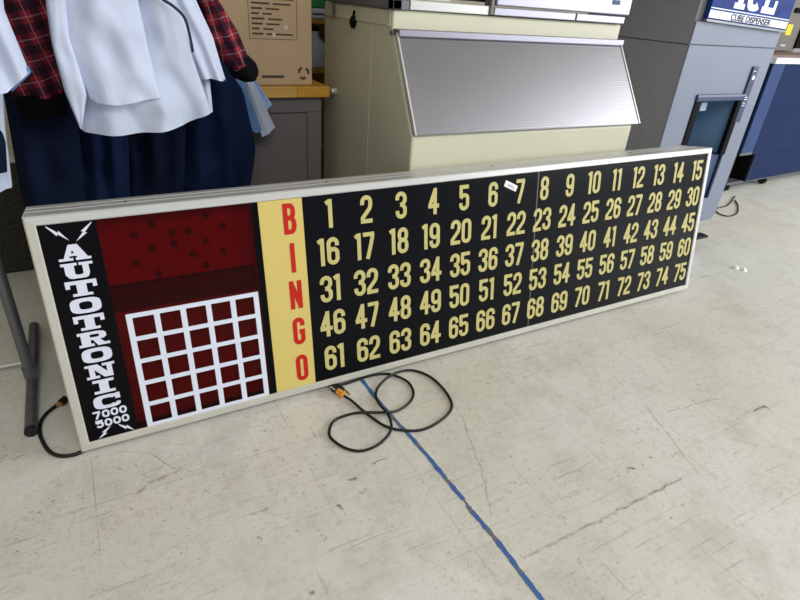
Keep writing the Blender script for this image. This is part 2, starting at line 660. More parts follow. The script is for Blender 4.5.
frame_rail('top_rail', 'top')
frame_rail('bottom_rail', 'bottom')
frame_rail('side_rail', 'left')
frame_rail('side_rail', 'right')
MB().box(.004, BL - .004, BT - .006, BT - .002, .004, .768).build('back_panel', M['sheet'], board, local=True)
# screws along the top rail
for u in (.27, .95, 1.72, 2.6):
    MB().lathe([(.006, 0), (.005, .0015), (.001, .002)], (u, .108, top_at(u)), 'z', 12).build('screw', M['darkgap'], board, local=True, smooth=True)

P0, P1 = .007, .010       # panel faces lie 7 mm behind the frame lip


def panel(name, u0, u1, material, v0=FR - .004, v1=BH - FR + .013, d0=P0, d1=P1):
    return MB().box(u0, u1, d0, d1, v0, v1).build(name, material, board, local=True)


name_panel = panel('name_panel', FR - .004, .177, M['black2'])
red_panel = panel('red_window', .177, .637, M['redglass'])
red_panel['label'] = 'see-through red acrylic window'
panel('divider_strip', .637, .660, M['black2'])
bingo_panel = panel('letter_strip', .660, .815, M['cream'])
num_a = panel('number_panel', .815, 1.897, M['black'])
num_b = panel('number_panel', 1.903, BL - FR + .004, M['black'])
panel('panel_seam', 1.8975, 1.9025, M['seam'], d0=.006, d1=.0095)

# interior behind the red window
ib = MB()
ib.box(.177, .637, .055, .059, .03, BH - .03)
interior = ib.build('lamp_backboard', M['interior'], board, local=True)
MB().box(.1775, .637, .0535, .055, .435, .527).build('dark_band', M['interior_dark'], board, local=True)  # dark red strip across the middle of the backboard
MB().box(.170, .177, .0105, .059, .03, BH - .03).build('light_baffle', M['interior'], board, local=True)
MB().box(.637, .644, .0105, .059, .03, BH - .03).build('light_baffle', M['interior'], board, local=True)
for (sx, sy) in [(55, 180), (125, 135), (205, 170), (275, 165), (345, 102), (410, 145), (65, 290), (130, 235), (155, 335), (290, 255), (345, 302), (415, 245), (345, 205), (215, 215)]:
    u, v = board_uv(120 + sx / 4, 190 + sy / 4, .05)
    MB().lathe([(.011, .0), (.011, -.006), (.007, -.006), (.006, -.002)], (u, .055, v), 'y', 14).build('lamp_socket', M['socket'], interior, local=True)
for pts in ([(165, 230), (199, 226.5)], [(171, 254), (177, 282)]):
    a = [board_uv(*q, .05) for q in pts]
    MB().tube([(a[0][0], .052, a[0][1]), (a[1][0], .052, a[1][1])], .0014, 6).build('wire', M['signwhite'], interior, local=True)
for (x, y) in ((178.5, 251.5), (196, 256), (254, 244)):
    u, v = board_uv(x, y, .05)
    MB().box(u - .012, u + .012, .049, .055, v - .004, v + .004).build('pale_fleck', M['clear'], interior, local=True)  # small pale shiny block in front of the backboard

# white five by five card grid on the red window
gu0, gu1, gv0, gv1 = .205, .629, .024, .440
g = MB()
cell_w, cell_h = .0635, .0650
nb = 5
pu = (gu1 - gu0 - 2 * .020 + .022) / 5
bw = (gu1 - gu0 - 5 * cell_w) / 6
bh = (gv1 - gv0 - 5 * cell_h) / 6
xs = [gu0]
zs = [gv0]
for i in range(5):
    xs += [xs[-1] + bw, xs[-1] + bw + cell_w]
    zs += [zs[-1] + bh, zs[-1] + bh + cell_h]
xs.append(gu1)
zs.append(gv1)
for i in range(11):
    for j in range(11):
        if i % 2 == 1 and j % 2 == 1:
            continue
        g.box(xs[i], xs[i + 1], .0052, P0 - .0002, zs[j], zs[j + 1])
cg = g.build('card_grid', M['white'], board, local=True)
cg['label'] = 'white five by five card grid'

# ---- lettering drawn as strokes
def arc(cx, cy, rx, ry, a0, a1, n=9):
    return [(cx + rx * cos(math.radians(a0 + (a1 - a0) * i / n)), cy + ry * sin(math.radians(a0 + (a1 - a0) * i / n))) for i in range(n + 1)]


def glyph(ch, W, H, s):
    """centre lines of a condensed gothic figure or letter in a W x H box, stroke width s"""
    a, b = (W - s) / 2, (H - s) / 2
    r = a
    ov = arc(0, b - r, a, r, 0, 180) + arc(0, -b + r, a, r, 180, 360)
    e = s / 2
    if ch in '0O':
        return [(ov, True)]
    if ch == '1':
        return [([(a * .35, -b - e), (a * .35, b + e)], False), ([(-a - e * .4, b - e * 0.9), (-a * .3, b - e * .2), (a * .35, b + 0)], False)]
    if ch == '2':
        return [([(-a, b - r - H * .10)] + list(reversed(arc(0, b - r, a, r, 0, 180))) + [(a, b - r - H * .10), (a * .75, H * .02), (-a, -b + s * .8), (-a, -b - e)], False),
                ([(-a - e, -b), (a + e * .9, -b)], False)]
    if ch == '3':
        m = H * .02
        return [([(-a, b - r - H * .07)] + list(reversed(arc(0, b - r, a, r, 0, 180))) + [(a, m + r * .9), (a * .5, m + .002), (-a * .25, m)], False),
                ([(-a, -b + r + H * .07)] + arc(0, -b + r, a, r, 180, 360) + [(a, m - r * .9), (a * .5, m - .002), (-a * .25, m)], False)]
    if ch == '4':
        return [([(a * .4, -b - e), (a * .4, b + e)], False), ([(a * .35, b), (-a - e * .3, -b * .42)], False), ([(-a - e, -b * .42), (a + e * 1.1, -b * .42)], False)]
    if ch == '5':
        r2 = min(r, b * .60)
        m = H * (.10 if H > .06 else .17)
        hook = [(-a, -b + r2 + H * .07)] if H > .06 else []
        t0 = m - r2 * (.75 if H > .06 else .45)
        return [([(a + e * .6, b), (-a, b), (-a, m - e * .6)], False),
                ([(-a, t0)] + list(reversed(arc(0, m - r2 * .75, a, r2 * .75, 0, 160)))[1:] + [(a, -b + r2)] + arc(0, -b + r2, a, r2, 0, -180 if H > .06 else -165) + hook, False)]
    if ch in '69':
        m = H * .07
        st = [(list(reversed(ov)) and (arc(0, m - r, a, r, 0, 180) + arc(0, -b + r, a, r, 180, 360)), True),
              ([(-a, -b + r), (-a, b - r)] + list(reversed(arc(0, b - r, a, r, 0, 180)))[1:] + [(a, b - r - H * .08)], False)]
        if ch == '9':
            st = [([(-x, -y) for x, y in q], c) for q, c in st]
        return st
    if ch == '7':
        return [([(-a - e, b), (a + e * .7, b)], False), ([(a, b), (a * .55, b * .2), (-a * .45, -b - e)], False)]
    if ch == '8':
        m = H * .02
        k = .93
        return [(arc(0, b - r, a * k, r, 0, 180) + arc(0, m + r, a * k, r, 180, 360), True), (arc(0, m - r, a, r, 0, 180) + arc(0, -b + r, a, r, 180, 360), True)]
    if ch == 'B':
        m = H * .03
        return [([(-a, -b - e), (-a, b + e)], False),
                ([(-a, b), (a - r * .8, b)] + list(reversed(arc(a - r * .8, (b + m) / 2, r * .7, (b - m) / 2, -90, 90))) + [(-a, m)], False),
                ([(-a, m), (a - r * .8, m)] + list(reversed(arc(a - r * .8, (m - b) / 2, r * .8, (b + m) / 2, -90, 90))) + [(-a, -b)], False)]
    if ch == 'I':
        return [([(0, -b - e), (0, b + e)], False)]
    if ch == 'N':
        return [([(-a, -b - e), (-a, b + e)], False), ([(a, -b - e), (a, b + e)], False), ([(-a, b + e * .2), (a, -b - e * .2)], False)]
    if ch == 'G':
        return [([(a, b - r - H * .10)] + arc(0, b - r, a, r, 0, 180) + arc(0, -b + r, a, r, 180, 360) + [(a, H * -.02), (a * .1, H * -.02)], False)]
    return []


def word(txt, cu, cv, W, H, s, gap, material, parent, name, label=None, d0=.0055, d1=P0 - .0002, narrow1=.62):
    ws = [W * (narrow1 if c == '1' else 1) for c in txt]
    tot = sum(ws) + gap * (len(txt) - 1)
    x = cu - tot / 2
    b = MB()
    for c, wd in zip(txt, ws):
        ox = x + wd / 2
        for gi, (pts, closed) in enumerate(glyph(c, W if c != '1' else W * .72, H, s)):
            b.stroke([(p[0] + ox, p[1] + cv) for p in pts], s, bd, d0 - gi * .00012, d1, closed)
        x += wd + gap
    o = b.build(name, material, parent, local=True)
    if label:
        o['label'] = label
    return o


rows_v = [.684, .545, .402, .262, .117]
for r_ in range(5):
    for c_ in range(15):
        n = r_ * 15 + c_ + 1
        cu = (.902 + .1478 * c_ + (.012 if n < 8 else 0)) if c_ < 7 else 1.940 + .1540 * (c_ - 7)
        word(str(n), cu, rows_v[r_], .0490, .104, .0157, .0055, M['number'], num_a if c_ < 7 else num_b, 'number', 'pale yellow number %d' % n)
for ch, v in zip('BINGO', (.682, .541, .402, .258, .106)):
    word(ch, .766, v, .046, .108, .0165, 0, M['redletter'], bingo_panel, 'letter', 'red letter %s' % ch)


def ringpoly(ro, ri, a0, a1, n=28, e=3.2):
    out = []
    for i in range(n):
        t0, t1 = [math.radians(a0 + (a1 - a0) * k / n) for k in (i, i + 1)]

        def sp(t, rx, ry):
            c, s_ = cos(t), sin(t)
            return (rx * math.copysign(abs(c) ** (2 / e), c), ry * math.copysign(abs(s_) ** (2 / e), s_))
        out.append([sp(t0, *ro), sp(t1, *ro), sp(t1, *ri), sp(t0, *ri)])
    return out


def R4(x0, x1, y0, y1):
    return [(x0, y0), (x1, y0), (x1, y1), (x0, y1)]


def slab(ch):
    if ch == 'A':
        return [[(-.36, -.4), (-.20, -.4), (.06, .5), (-.14, .5)], [(-.14, .5), (.14, .5), (.42, -.4), (.10, -.4)], R4(-.22, .22, -.22, -.06), R4(-.5, -.06, -.5, -.34), R4(.02, .5, -.5, -.34)]
    if ch == 'U':
        return [R4(-.40, -.10, -.22, .5), R4(.16, .36, -.22, .5), R4(-.5, -.0, .33, .5), R4(.06, .5, .33, .5)] + ringpoly((.385, .30), (.14, .10), 180, 360, 16) and \
            [R4(-.40, -.10, -.2, .5), R4(.16, .36, -.2, .5), R4(-.5, -.0, .33, .5), R4(.06, .5, .33, .5), [(-.40, -.2), (-.30, -.45), (-.2, -.5), (.2, -.5), (.30, -.44), (.36, -.2), (.16, -.2), (.08, -.27), (-.04, -.27), (-.10, -.2)]]
    if ch == 'T':
        return [R4(-.5, .5, .27, .5), R4(-.5, -.36, .02, .5), R4(.36, .5, .02, .5), R4(-.16, .16, -.5, .5), R4(-.32, .32, -.5, -.33)]
    if ch == 'O':
        return ringpoly((.5, .5), (.21, .26), 0, 360, 40)
    if ch == 'R':
        return [R4(-.40, -.10, -.5, .5), R4(-.5, .2, .31, .5), R4(-.12, .2, -.08, .1), [(.18, .5), (.36, .44), (.44, .3), (.44, .1), (.36, -.03), (.18, -.08), (.18, .1), (.2, .14), (.2, .28), (.18, .31)],
                [(-.02, -.08), (.22, -.08), (.42, -.5), (.12, -.5)], R4(-.5, .0, -.5, -.33), R4(.1, .52, -.5, -.33)]
    if ch == 'N':
        return [R4(-.38, -.2, -.5, .5), R4(.22, .40, -.5, .5), [(-.38, .5), (-.08, .5), (.40, -.5), (.10, -.5)], R4(-.5, -.08, .33, .5), R4(-.5, -.06, -.5, -.33), R4(.08, .5, .33, .5)]
    if ch == 'I':
        return [R4(-.17, .17, -.5, .5), R4(-.38, .38, -.5, -.31), R4(-.38, .38, .31, .5)]
    if ch == 'C':
        return ringpoly((.48, .5), (.20, .27), 38, 322, 34) + [R4(.28, .46, .08, .5), R4(.28, .44, -.34, -.16)]
    return []


def slabword(ch, cu, cv, W, H, parent, material, name='letter', d0=.0055, d1=P0 - .0002, fn=bd, local=True):
    b = MB()
    for gi, poly in enumerate(slab(ch)):
        b.prism([(cu + x * W, cv + y * H) for x, y in poly], d0 - (gi % 8) * .0001, d1, fn)
    return b.build(name, material, parent, local=local)


cvs = [.659 - .0556 * i for i in range(10)]
for ch, v in zip('AUTOTRONIC', cvs):
    o = slabword(ch, .105, v, .084 if ch != 'I' else .080, .0480, name_panel, M['white'])
    o['label'] = 'white slab letter %s' % ch
word('7000', .105, .1165, .0225, .0275, .0064, .0030, M['white'], name_panel, 'model_number', 'white number 7000')
word('5000', .107, .0830, .0225, .0275, .0064, .0030, M['white'], name_panel, 'model_number', 'white number 5000')


def bolt(a, b_):
    a, b_ = Vector(a), Vector(b_)
    d = b_ - a
    L = d.length
    d.normalize()
    n = Vector((-d.y, d.x))
    shape = [(0, -.001), (.55, -.0065), (.50, -.0015), (1, .0), (.45, .0075), (.50, .0025), (0, .001)]
    MB().prism([tuple(a + d * (L * t) + n * (o_ * 1.1)) for t, o_ in shape], .0055, P0 - .0002, bd).build('lightning_bolt', M['white'], name_panel, local=True)


bolt((.050, .742), (.100, .695))
bolt((.166, .742), (.117, .690))
bolt((.096, .066), (.056, .030))
bolt((.121, .065), (.163, .030))
# small white price sticker between the 6 and the 7
u, v = board_uv(511, 186, .006)
ca, sa = cos(-.42), sin(-.42)
MB().prism([(u + x * ca - z * sa, v + x * sa + z * ca) for x, z in ((-.036, -.013), (.036, -.013), (.036, .013), (-.036, .013))], .0062, P0 - .0001, bd).build('price_sticker', M['paper'], num_a, local=True)
st = MB()
for k in range(3):
    a0 = -.018
    st.prism([(u + x * ca - z * sa, v + x * sa + z * ca) for x, z in ((a0, -.006 + k * .004), (.03 - .008 * k, -.006 + k * .004), (.03 - .008 * k, -.0045 + k * .004), (a0, -.0045 + k * .004))], .0060, .0063, bd)
st.build('sticker_print', M['ink'], num_a, local=True)

# ------------------------------------------------------------------ ice storage bin
XL, XR = 1.368, 2.690
YB = .345
bin_ = empty('ice_bin', ((XL + XR) / 2, .77, 0), 'cream ice storage bin with ribbed steel slanted door behind the bingo board', 'ice bin')
side = [(YB, .10), (YB, .898), (YB + .012, .911), (YB + .205, 1.258), (YB + .222, 1.271), (YB + .222, 1.352), (1.29, 1.352), (1.31, .10)]
b = MB()
b.prism(side, XL, XR, lambda p, q, d: (d, p, q))
body = b.build('body', M['creambin'], bin_, bevel=.008)
# ribbed door
d = MB()
n = 68
y0, z0, y1, z1 = YB - .012, .905, YB + .196, 1.264
nrm = Vector((0, -(z1 - z0), (y1 - y0))).normalized()
prof = []
for i in range(n * 4 + 1):
    t = i / (n * 4)
    rib = .00020 * (0.5 + .5 * cos(2 * pi * n * t / 2))
    prof.append((y0 + (y1 - y0) * t + nrm.y * (.012 + rib), z0 + (z1 - z0) * t + nrm.z * (.012 + rib)))
poly = prof + [(y1 + nrm.y * .002, z1 + nrm.z * .002), (y0 + nrm.y * .002, z0 + nrm.z * .002)]
k = len(poly)
d.add([(XL + .004, p, q) for p, q in poly] + [(XR + .030 - .045 * (q - z0) / (z1 - z0), p, q) for p, q in poly],
      [(i, (i + 1) % k, (i + 1) % k + k, i + k) for i in range(k)] + [tuple(range(k)), tuple(range(2 * k - 1, k - 1, -1))])
door = d.build('door', M['steel'], bin_, smooth=True, angle=50)
door['label'] = 'slanted ribbed steel door'
# door edges
for x, sl in ((XL + .003, 0), (XR + .026, -.045)):
    e = MB()
    e.prism([(y0 + nrm.y * .002, z0 + nrm.z * .002), (y1 + nrm.y * .002, z1 + nrm.z * .002), (y1 + nrm.y * .016, z1 + nrm.z * .016), (y0 + nrm.y * .016, z0 + nrm.z * .016)], x - .003, x + .004, lambda p, q, dd: (dd + sl * (q - z0) / (z1 - z0), p, q))
    e.build('edge_trim', M['alu'], door)
MB().box(XL + .004, XR - .012, YB + .168, YB + .220, 1.258, 1.284).build('hinge_strip', M['steel_bright'], bin_, bevel=.003)
fl = MB().box(XL - .006, XL, .59, 1.28, 1.292, 1.297)
fl.box(XL - .004, XL, .585, .593, 1.292, 1.352)
fl.build('side_flange', M['creambin'], bin_)
MB().box(XL - .0015, XL, .747, .750, .12, 1.29).build('side_seam', M['creambin'], bin_)
kq = atX(353, 22, XL - .01)
MB().prism([(kq.y - .022, kq.z), (kq.y, kq.z - .026), (kq.y + .022, kq.z), (kq.y, kq.z + .024)], XL - .02, XL, lambda p, q, dd: (dd, p, q)).tube([(XL - .012, kq.y, kq.z + .01), (XL - .014, kq.y - .02, kq.z + .045)], .006, 8).build('latch_knob', M['darkgap'], bin_)
kq = atX(334, 91, XL - .01)
MB().lathe([(.014, -.028), (.016, -.02), (.014, 0)], (XL, kq.y, kq.z), 'x', 14).build('bolt', M['alu'], bin_, smooth=True)
kq = atX(334, 9, XL - .005)
MB().box(XL - .008, XL, kq.y - .012, kq.y + .012, kq.z - .035, kq.z + .02).build('hinge', M['greybrown'], bin_, bevel=.002)
kq = atX(379, 27, XL - .005)
MB().box(XL - .006, XL, kq.y - .04, kq.y + .02, kq.z - .004, kq.z + .004).build('bracket', M['creambin'], bin_)
MB().lathe([(.01, -.012), (.01, 0)], (XL, YB + .212, 1.268), 'x', 12).build('pivot_pin', M['greybrown'], bin_)
for x in (XL + .08, XR - .08):
    for y in (YB + .09, 1.17):
        MB().lathe([(.035, 0), (.035, .01), (.02, .02), (.02, .101)], (x, y, 0), 'z', 14).build('leg', M['rubberblack'], bin_, smooth=True)

# ------------------------------------------------------------------ ice machine head on the bin
MZ = 1.3525
head = empty('ice_machine_head', (2.0, .86, MZ), 'steel ice maker with black opening sitting on top of the cream bin', 'ice machine')
b = MB().box(XL + .01, XR - .012, YB + .245, 1.20, MZ + .05, 1.98)
b.build('cabinet', M['darkgap'], head)
b = MB().box(XL - .01, 1.43, YB + .205, YB + .25, MZ, MZ + .035).box(XL - .01, XL + .03, YB + .205, 1.21, MZ, MZ + .035)
b.build('corner_rail', M['tubegrey'], head, bevel=.003)
MB().box(1.435, 1.83, YB + .203, YB + .25, MZ + .002, MZ + .037).build('base_rail', M['alu'], head, bevel=.003)
MB().box(1.43, 1.63, YB + .215, YB + .25, MZ + .04, MZ + .06).build('inner_rail', M['alu_dull'], head, bevel=.002)
MB().box(XL + .01, 1.825, YB + .24, YB + .244, MZ + .05, 1.98).build('black_opening', M['black'], head)
MB().box(1.831, 1.85, YB + .195, YB + .245, MZ + .004, 1.98).build('post', M['greybrown'], head, bevel=.003)
MB().box(1.855, XR + .004, YB + .190, YB + .24, MZ + .040, 1.98).build('front_panel', M['steel_bright'], head, bevel=.006)
MB().box(1.855, 2.34, YB + .198, YB + .24, MZ + .003, MZ + .034).box(2.347, XR - .012, YB + .198, YB + .24, MZ + .003, MZ + .034).build('lower_trim', M['steel_bright'], head, bevel=.003)
kq = atY(617, 3, YB + .19)
MB().box(kq.x - .03, kq.x + .02, YB + .187, YB + .19, kq.z - .008, kq.z + .012).build('badge', M['bluelight'], head)

# ------------------------------------------------------------------ ice merchandiser / dispenser
IX0, IX1, IY = 3.255, 4.102, .55
ice = empty('ice_dispenser', (3.68, .95, 0), 'tall ice dispenser with charcoal side and grey blue front carrying a blue sign', 'ice dispenser')
MB().box(IX0, IX1 - .004, IY + .30, 1.36, .14, 2.05).box(IX0, IX0 + .03, IY + .012, IY + .30, .14, 2.05).box(IX1 - .034, IX1 - .004, IY + .012, IY + .30, .20, 2.05).box(IX0 + .03, IX1 - .034, IY + .012, IY + .30, 1.06, 2.05).box(IX0 + .03, IX1 - .034, IY + .012, IY + .30, .14, .30).build('cabinet', M['icegrey'], ice)
MB().box(IX0 - .002, IX0, IY + .012, 1.36, 1.2735, 1.2765).build('side_seam', M['darkgap'], ice)
fnY = lambda p, q, dd: (p, dd, q)
OX0, OX1, OZ0, OZ1 = 3.462, 3.945, .316, 1.000
b = MB()
SEAM = 1.275
b.prism([(IX0, SEAM + .003), (IX1, SEAM + .003), (IX1, 1.395), (IX0, 1.395)], IY, IY + .012, fnY)
b.build('upper_front', M['icefront'], ice, bevel=.003)
b = MB()
b.prism([(IX0, OZ1), (IX1, OZ1), (IX1, SEAM - .002), (IX0, SEAM - .002)], IY, IY + .012, fnY)
b.prism([(IX0, .147), (OX0, .147), (OX0, OZ1), (IX0, OZ1)], IY, IY + .012, fnY)
b.prism([(OX1, OZ0), (IX1, OZ0), (IX1, OZ1), (OX1, OZ1)], IY, IY + .012, fnY)
b.prism([(OX0, .147), (4.00, .142), (4.07, .142), (IX1, .2), (IX1, OZ0), (OX0, OZ0)], IY, IY + .012, fnY)
b.build('lower_front', M['icefront'], ice)
# recess
b = MB().box(OX0, OX1, IY + .28, IY + .299, .62, OZ1 - .03)
b.build('recess_back', M['recess'], ice)
MB().box(OX0, OX0 + .012, IY + .0125, IY + .28, .62, OZ1).box(OX1 - .012, OX1, IY + .0125, IY + .28, .62, OZ1).box(OX0 + .012, OX1 - .012, IY + .0125, IY + .28, OZ1 - .012, OZ1).build('recess_side', M['recess'], ice)
MB().box(OX0 - .004, OX0 + .05, IY - .008, IY + .02, .62, OZ1 - .03).build('door_gasket', M['darkgap'], ice, bevel=.004)
MB().box(OX1 - .05, OX1 + .002, IY - .008, IY + .02, .62, OZ1 - .03).build('door_gasket', M['darkgap'], ice, bevel=.004)
MB().box(OX0 - .004, OX1 + .004, IY - .012, IY + .02, OZ1 - .032, OZ1 + .008).build('header_bar', M['navyplastic'], ice, bevel=.005)
MB().box(OX0 - .004, OX1 + .004, IY - .014, IY - .0125, OZ1 - .006, OZ1 + .006).build('header_trim', M['icefront'], ice)
MB().box(OX0 + .001, OX1 - .001, IY + .02, IY + .29, OZ0, .62).build('drip_tray', M['tray'], ice, bevel=.004)
kq = atY(704, 106, IY + .1)
MB().box(kq.x - .03, kq.x + .03, IY + .1, IY + .104, kq.z - .03, kq.z + .02).tube([(kq.x, IY + .102, kq.z + .018), (kq.x, IY + .102, OZ1 - .011)], .003, 6).build('tag', M['greycloth'], ice)
# label strip with white marks
LX0, LX1 = 3.925, 3.985
strip = MB().box(LX0, LX1, IY - .012, IY, .832, 1.170).build('label_strip', M['navyplastic'], ice, bevel=.004)
MB().lathe([(.014, -.0145), (.014, -.012)], (LX0 + .03, IY, 1.105), 'y', 16).build('white_dot', M['signwhite'], strip)
b = MB()
for i, (z, w_) in enumerate(((.985, .03), (.972, .034), (.950, .024), (.935, .03), (1.14, .024))):
    b.box(LX0 + .012, LX0 + .012 + w_, IY - .0135, IY - .012, z, z + .005)
b.build('print_lines', M['signwhite'], strip)
# sign
sign = MB().box(IX0 + .045, IX1 - .015, IY - .028, IY - .001, 1.395, 1.80).build('sign', M['signblue'], ice, bevel=.004)
MB().box(IX0 + .047, IX1 - .017, IY - .0295, IY - .028, 1.402, 1.440).box(IX0 + .047, IX1 - .017, IY - .0295, IY - .028, 1.448, 1.453).build('white_band', M['signwhite'], sign)
MB().box(IX0 + .04, IX1 - .012, IY - .03, IY - .001, 1.383, 1.3945).build('sign_ledge', M['tubegrey'], sign)
LS = [('I', 3.545, .11), ('C', 3.675, .145), ('E', 3.835, .145)]
LZ0, LZ1 = 1.464, 1.700


def ice_letter(ch, cx, wd):
    b = MB()
    h = LZ1 - LZ0
    cz = (LZ0 + LZ1) / 2
    if ch == 'E':
        polys = [R4(-.40, -.12, -.5, .5), R4(-.5, .44, .36, .5), R4(-.5, .44, -.5, -.36), R4(-.12, .2, -.07, .07), R4(.28, .46, -.5, -.2), R4(.28, .44, .2, .5)]
    elif ch == 'C':
        polys = ringpoly((.48, .5), (.18, .36), 48, 312, 30, 3.5) + [R4(.22, .44, .16, .46)]
    else:
        polys = [R4(-.22, .22, -.5, .5), R4(-.45, .45, -.5, -.38), R4(-.45, .45, .38, .5)]
    for gi, p_ in enumerate(polys):
        b.prism([(cx + x * wd, cz + y * h) for x, y in p_], IY - .031 - (gi % 8) * .0002, IY - .028, fnY)
    b.build('letter', M['signwhite'], sign)['label'] = 'white sign letter ' + ch


for a in LS:
    ice_letter(*a)
fc = bpy.data.curves.new('sign_text', 'FONT')
fc.body = 'CUBE DISPENSER'
fc.size = .046
fc.offset = .0007
fc.align_x = 'CENTER'
fc.extrude = .0006
fo = bpy.data.objects.new('tmp', fc)
COL.objects.link(fo)
dg = bpy.context.evaluated_depsgraph_get()
me = bpy.data.meshes.new_from_object(fo.evaluated_get(dg))
COL.objects.unlink(fo)
bpy.data.objects.remove(fo)
b = MB()
b.add([(3.70 + v_.co.x * 1.15, IY - .0302 - v_.co.z, 1.4045 + v_.co.y) for v_ in me.vertices], [tuple(p_.vertices) for p_ in me.polygons])
b.build('sign_text', M['navytrim'], sign)
for o_ in [sign] + list(sign.children):      # the sign hangs a little crooked
    for v_ in o_.data.vertices:
        v_.co.z += .014 - (v_.co.x + 3.68 - 3.30) * .036
for (x, y) in ((3.335, .62), (4.02, .62), (3.335, 1.28), (4.02, 1.28)):
    MB().lathe([(.045, 0), (.042, .012), (.018, .02), (.018, .141)], (x, y, 0), 'z', 14).build('foot', M['rubberblack'], ice, smooth=True)
MB().box(3.96, 4.09, .535, .60, 0, .018).build('floor_plate', M['rubberblack'], ice)

# ------------------------------------------------------------------ blue counter unit at right
tank = empty('blue_counter', (6.3, 1.6, 0), 'wide dark blue counter unit on casters with bright metal rim at far right', 'counter', rot=(0, 0, .05))
TY = 1.235
TX0 = 5.29
tm = WM[tank]


def tl(x, y, z):
    return (x - 6.3, y - 1.6, z)


def tbox(*a):
    x0, x1, y0, y1, z0, z1 = a
    return MB().box(x0 - 6.3, x1 - 6.3, y0 - 1.6, y1 - 1.6, z0, z1)


b = tbox(TX0 + .26, 7.6, TY + .01, 2.0, .10, 1.125)
b.box(TX0 - 6.3, TX0 + .26 - 6.3, TY + .01 - 1.6, 2.0 - 1.6, .38, 1.125)
b.box(TX0 - 6.3, TX0 + .26 - 6.3, TY + .22 - 1.6, 2.0 - 1.6, .10, .38)
b.build('cabinet', M['bluetank'], tank, local=True)
tbox(TX0 - .004, TX0 + .19, TY - .004, TY + .0095, .385, 1.123).build('end_panel', M['bluelight'], tank, local=True, bevel=.003)
tbox(TX0 + .195, 7.6, TY - .002, TY + .0095, .36, 1.123).build('front_panel', M['bluetank'], tank, local=True, bevel=.003)
tbox(TX0 - .004, TX0 + .30, TY, TY + .012, .36, .384).build('sill', M['tubegrey'], tank, local=True)
tbox(TX0 + .01, TX0 + .255, TY + .2125, TY + .2195, .11, .375).build('recess_shade', M['darkgap'], tank, local=True)  # dark sheet standing in for the shade inside the recess
tbox(TX0 + .2525, TX0 + .2595, TY + .012, TY + .2, .105, .375).build('recess_shade', M['darkgap'], tank, local=True)  # same stand-in shade along the recess side
tbox(TX0 + .26, TX0 + .29, TY - .004, TY + .01, .10, .36).build('opening_edge', M['navytrim'], tank, local=True)
tbox(TX0 + .02, TX0 + .24, TY + .14, TY + .21, .12, .33).build('compressor_grille', M['brown'], tank, local=True, bevel=.01)
tbox(TX0 - .015, 7.62, TY - .02, 2.01, 1.126, 1.172).build('metal_rim', M['signwhite'], tank, local=True, bevel=.006)
tbox(TX0 - .01, 7.61, TY + .06, 2.01, 1.1725, 1.19).build('brown_top', M['brown'], tank, local=True)  # plain brown slab above the rim
tbox(TX0 - .01, 7.61, TY + .02, 1.99, .085, .105).build('base_rail', M['tubegrey'], tank, local=True)
for x in (TX0 + .12, 6.08, 7.45):
    for y in (TY + .09, 1.9):
        c_ = MB().lathe([(.035, -.015), (.042, -.01), (.042, .01), (.035, .015)], tl(x, y, .042), 'x', 18)
        c_ = c_.build('caster', M['rubberblack'], tank, local=True, smooth=True)
        tbox(x - .022, x + .022, y - .02, y + .03, .05, .086).build('caster_fork', M['darkgap'], c_, local=True)
# cord under it
pts = [atZ(*q, .006) for q in ((735, 196), (728, 205), (718, 208), (716, 211), (722, 215), (730, 216), (737, 213), (738, 206), (735, 200))]


def smooth_path(pts, n=6, closed=False):
    P = [Vector(p) for p in pts]
    out = []
    N = len(P)
    for i in range(N if closed else N - 1):
        p0, p1, p2, p3 = (P[(i - 1) % N], P[i], P[(i + 1) % N], P[(i + 2) % N]) if closed else (P[max(i - 1, 0)], P[i], P[i + 1], P[min(i + 2, N - 1)])
        for k in range(n):
            t = k / n
            out.append(.5 * ((2 * p1) + (p2 - p0) * t + (2 * p0 - 5 * p1 + 4 * p2 - p3) * t * t + (3 * p1 - p0 - 3 * p2 + p3) * t ** 3))
    if not closed:
        out.append(P[-1])
    return out


tag(MB().tube(smooth_path(pts), .005, 8).build('power_cable', M['cordblack'], smooth=True), 'thin dark cable loop on the floor beside the ice dispenser foot', 'cable')

# grey machine standing on the counter
gm = empty('countertop_machine', (6.05, 1.75, 1.194), 'grey brown machine with yellow sticker standing on the blue counter', 'machine')
q0 = atY(778, 45, 1.6)
q1 = atY(799, 20, 1.6)
MB().box(q0.x - .1, q1.x + .15, 1.62, 1.95, 1.194, 1.9).build('housing', M['greybrown'], gm, bevel=.01)
ks = atY(791, 30, 1.6)
MB().box(ks.x - .045, ks.x + .045, 1.616, 1.62, ks.z - .045, ks.z + .045).build('sticker', M['yellow'], gm)
MB().box(ks.x - .05, ks.x + .03, 1.617, 1.62, ks.z - .14, ks.z - .125).build('nameplate', M['greycloth'], gm)
ks = atY(801, 37, 1.6)
MB().box(ks.x - .03, ks.x + .15, 1.60, 1.62, ks.z - .1, ks.z + .09).box(q0.x + .1, q1.x + .15, 1.60, 1.62, 1.52, 1.56).build('vent', M['darkgap'], gm, bevel=.006)

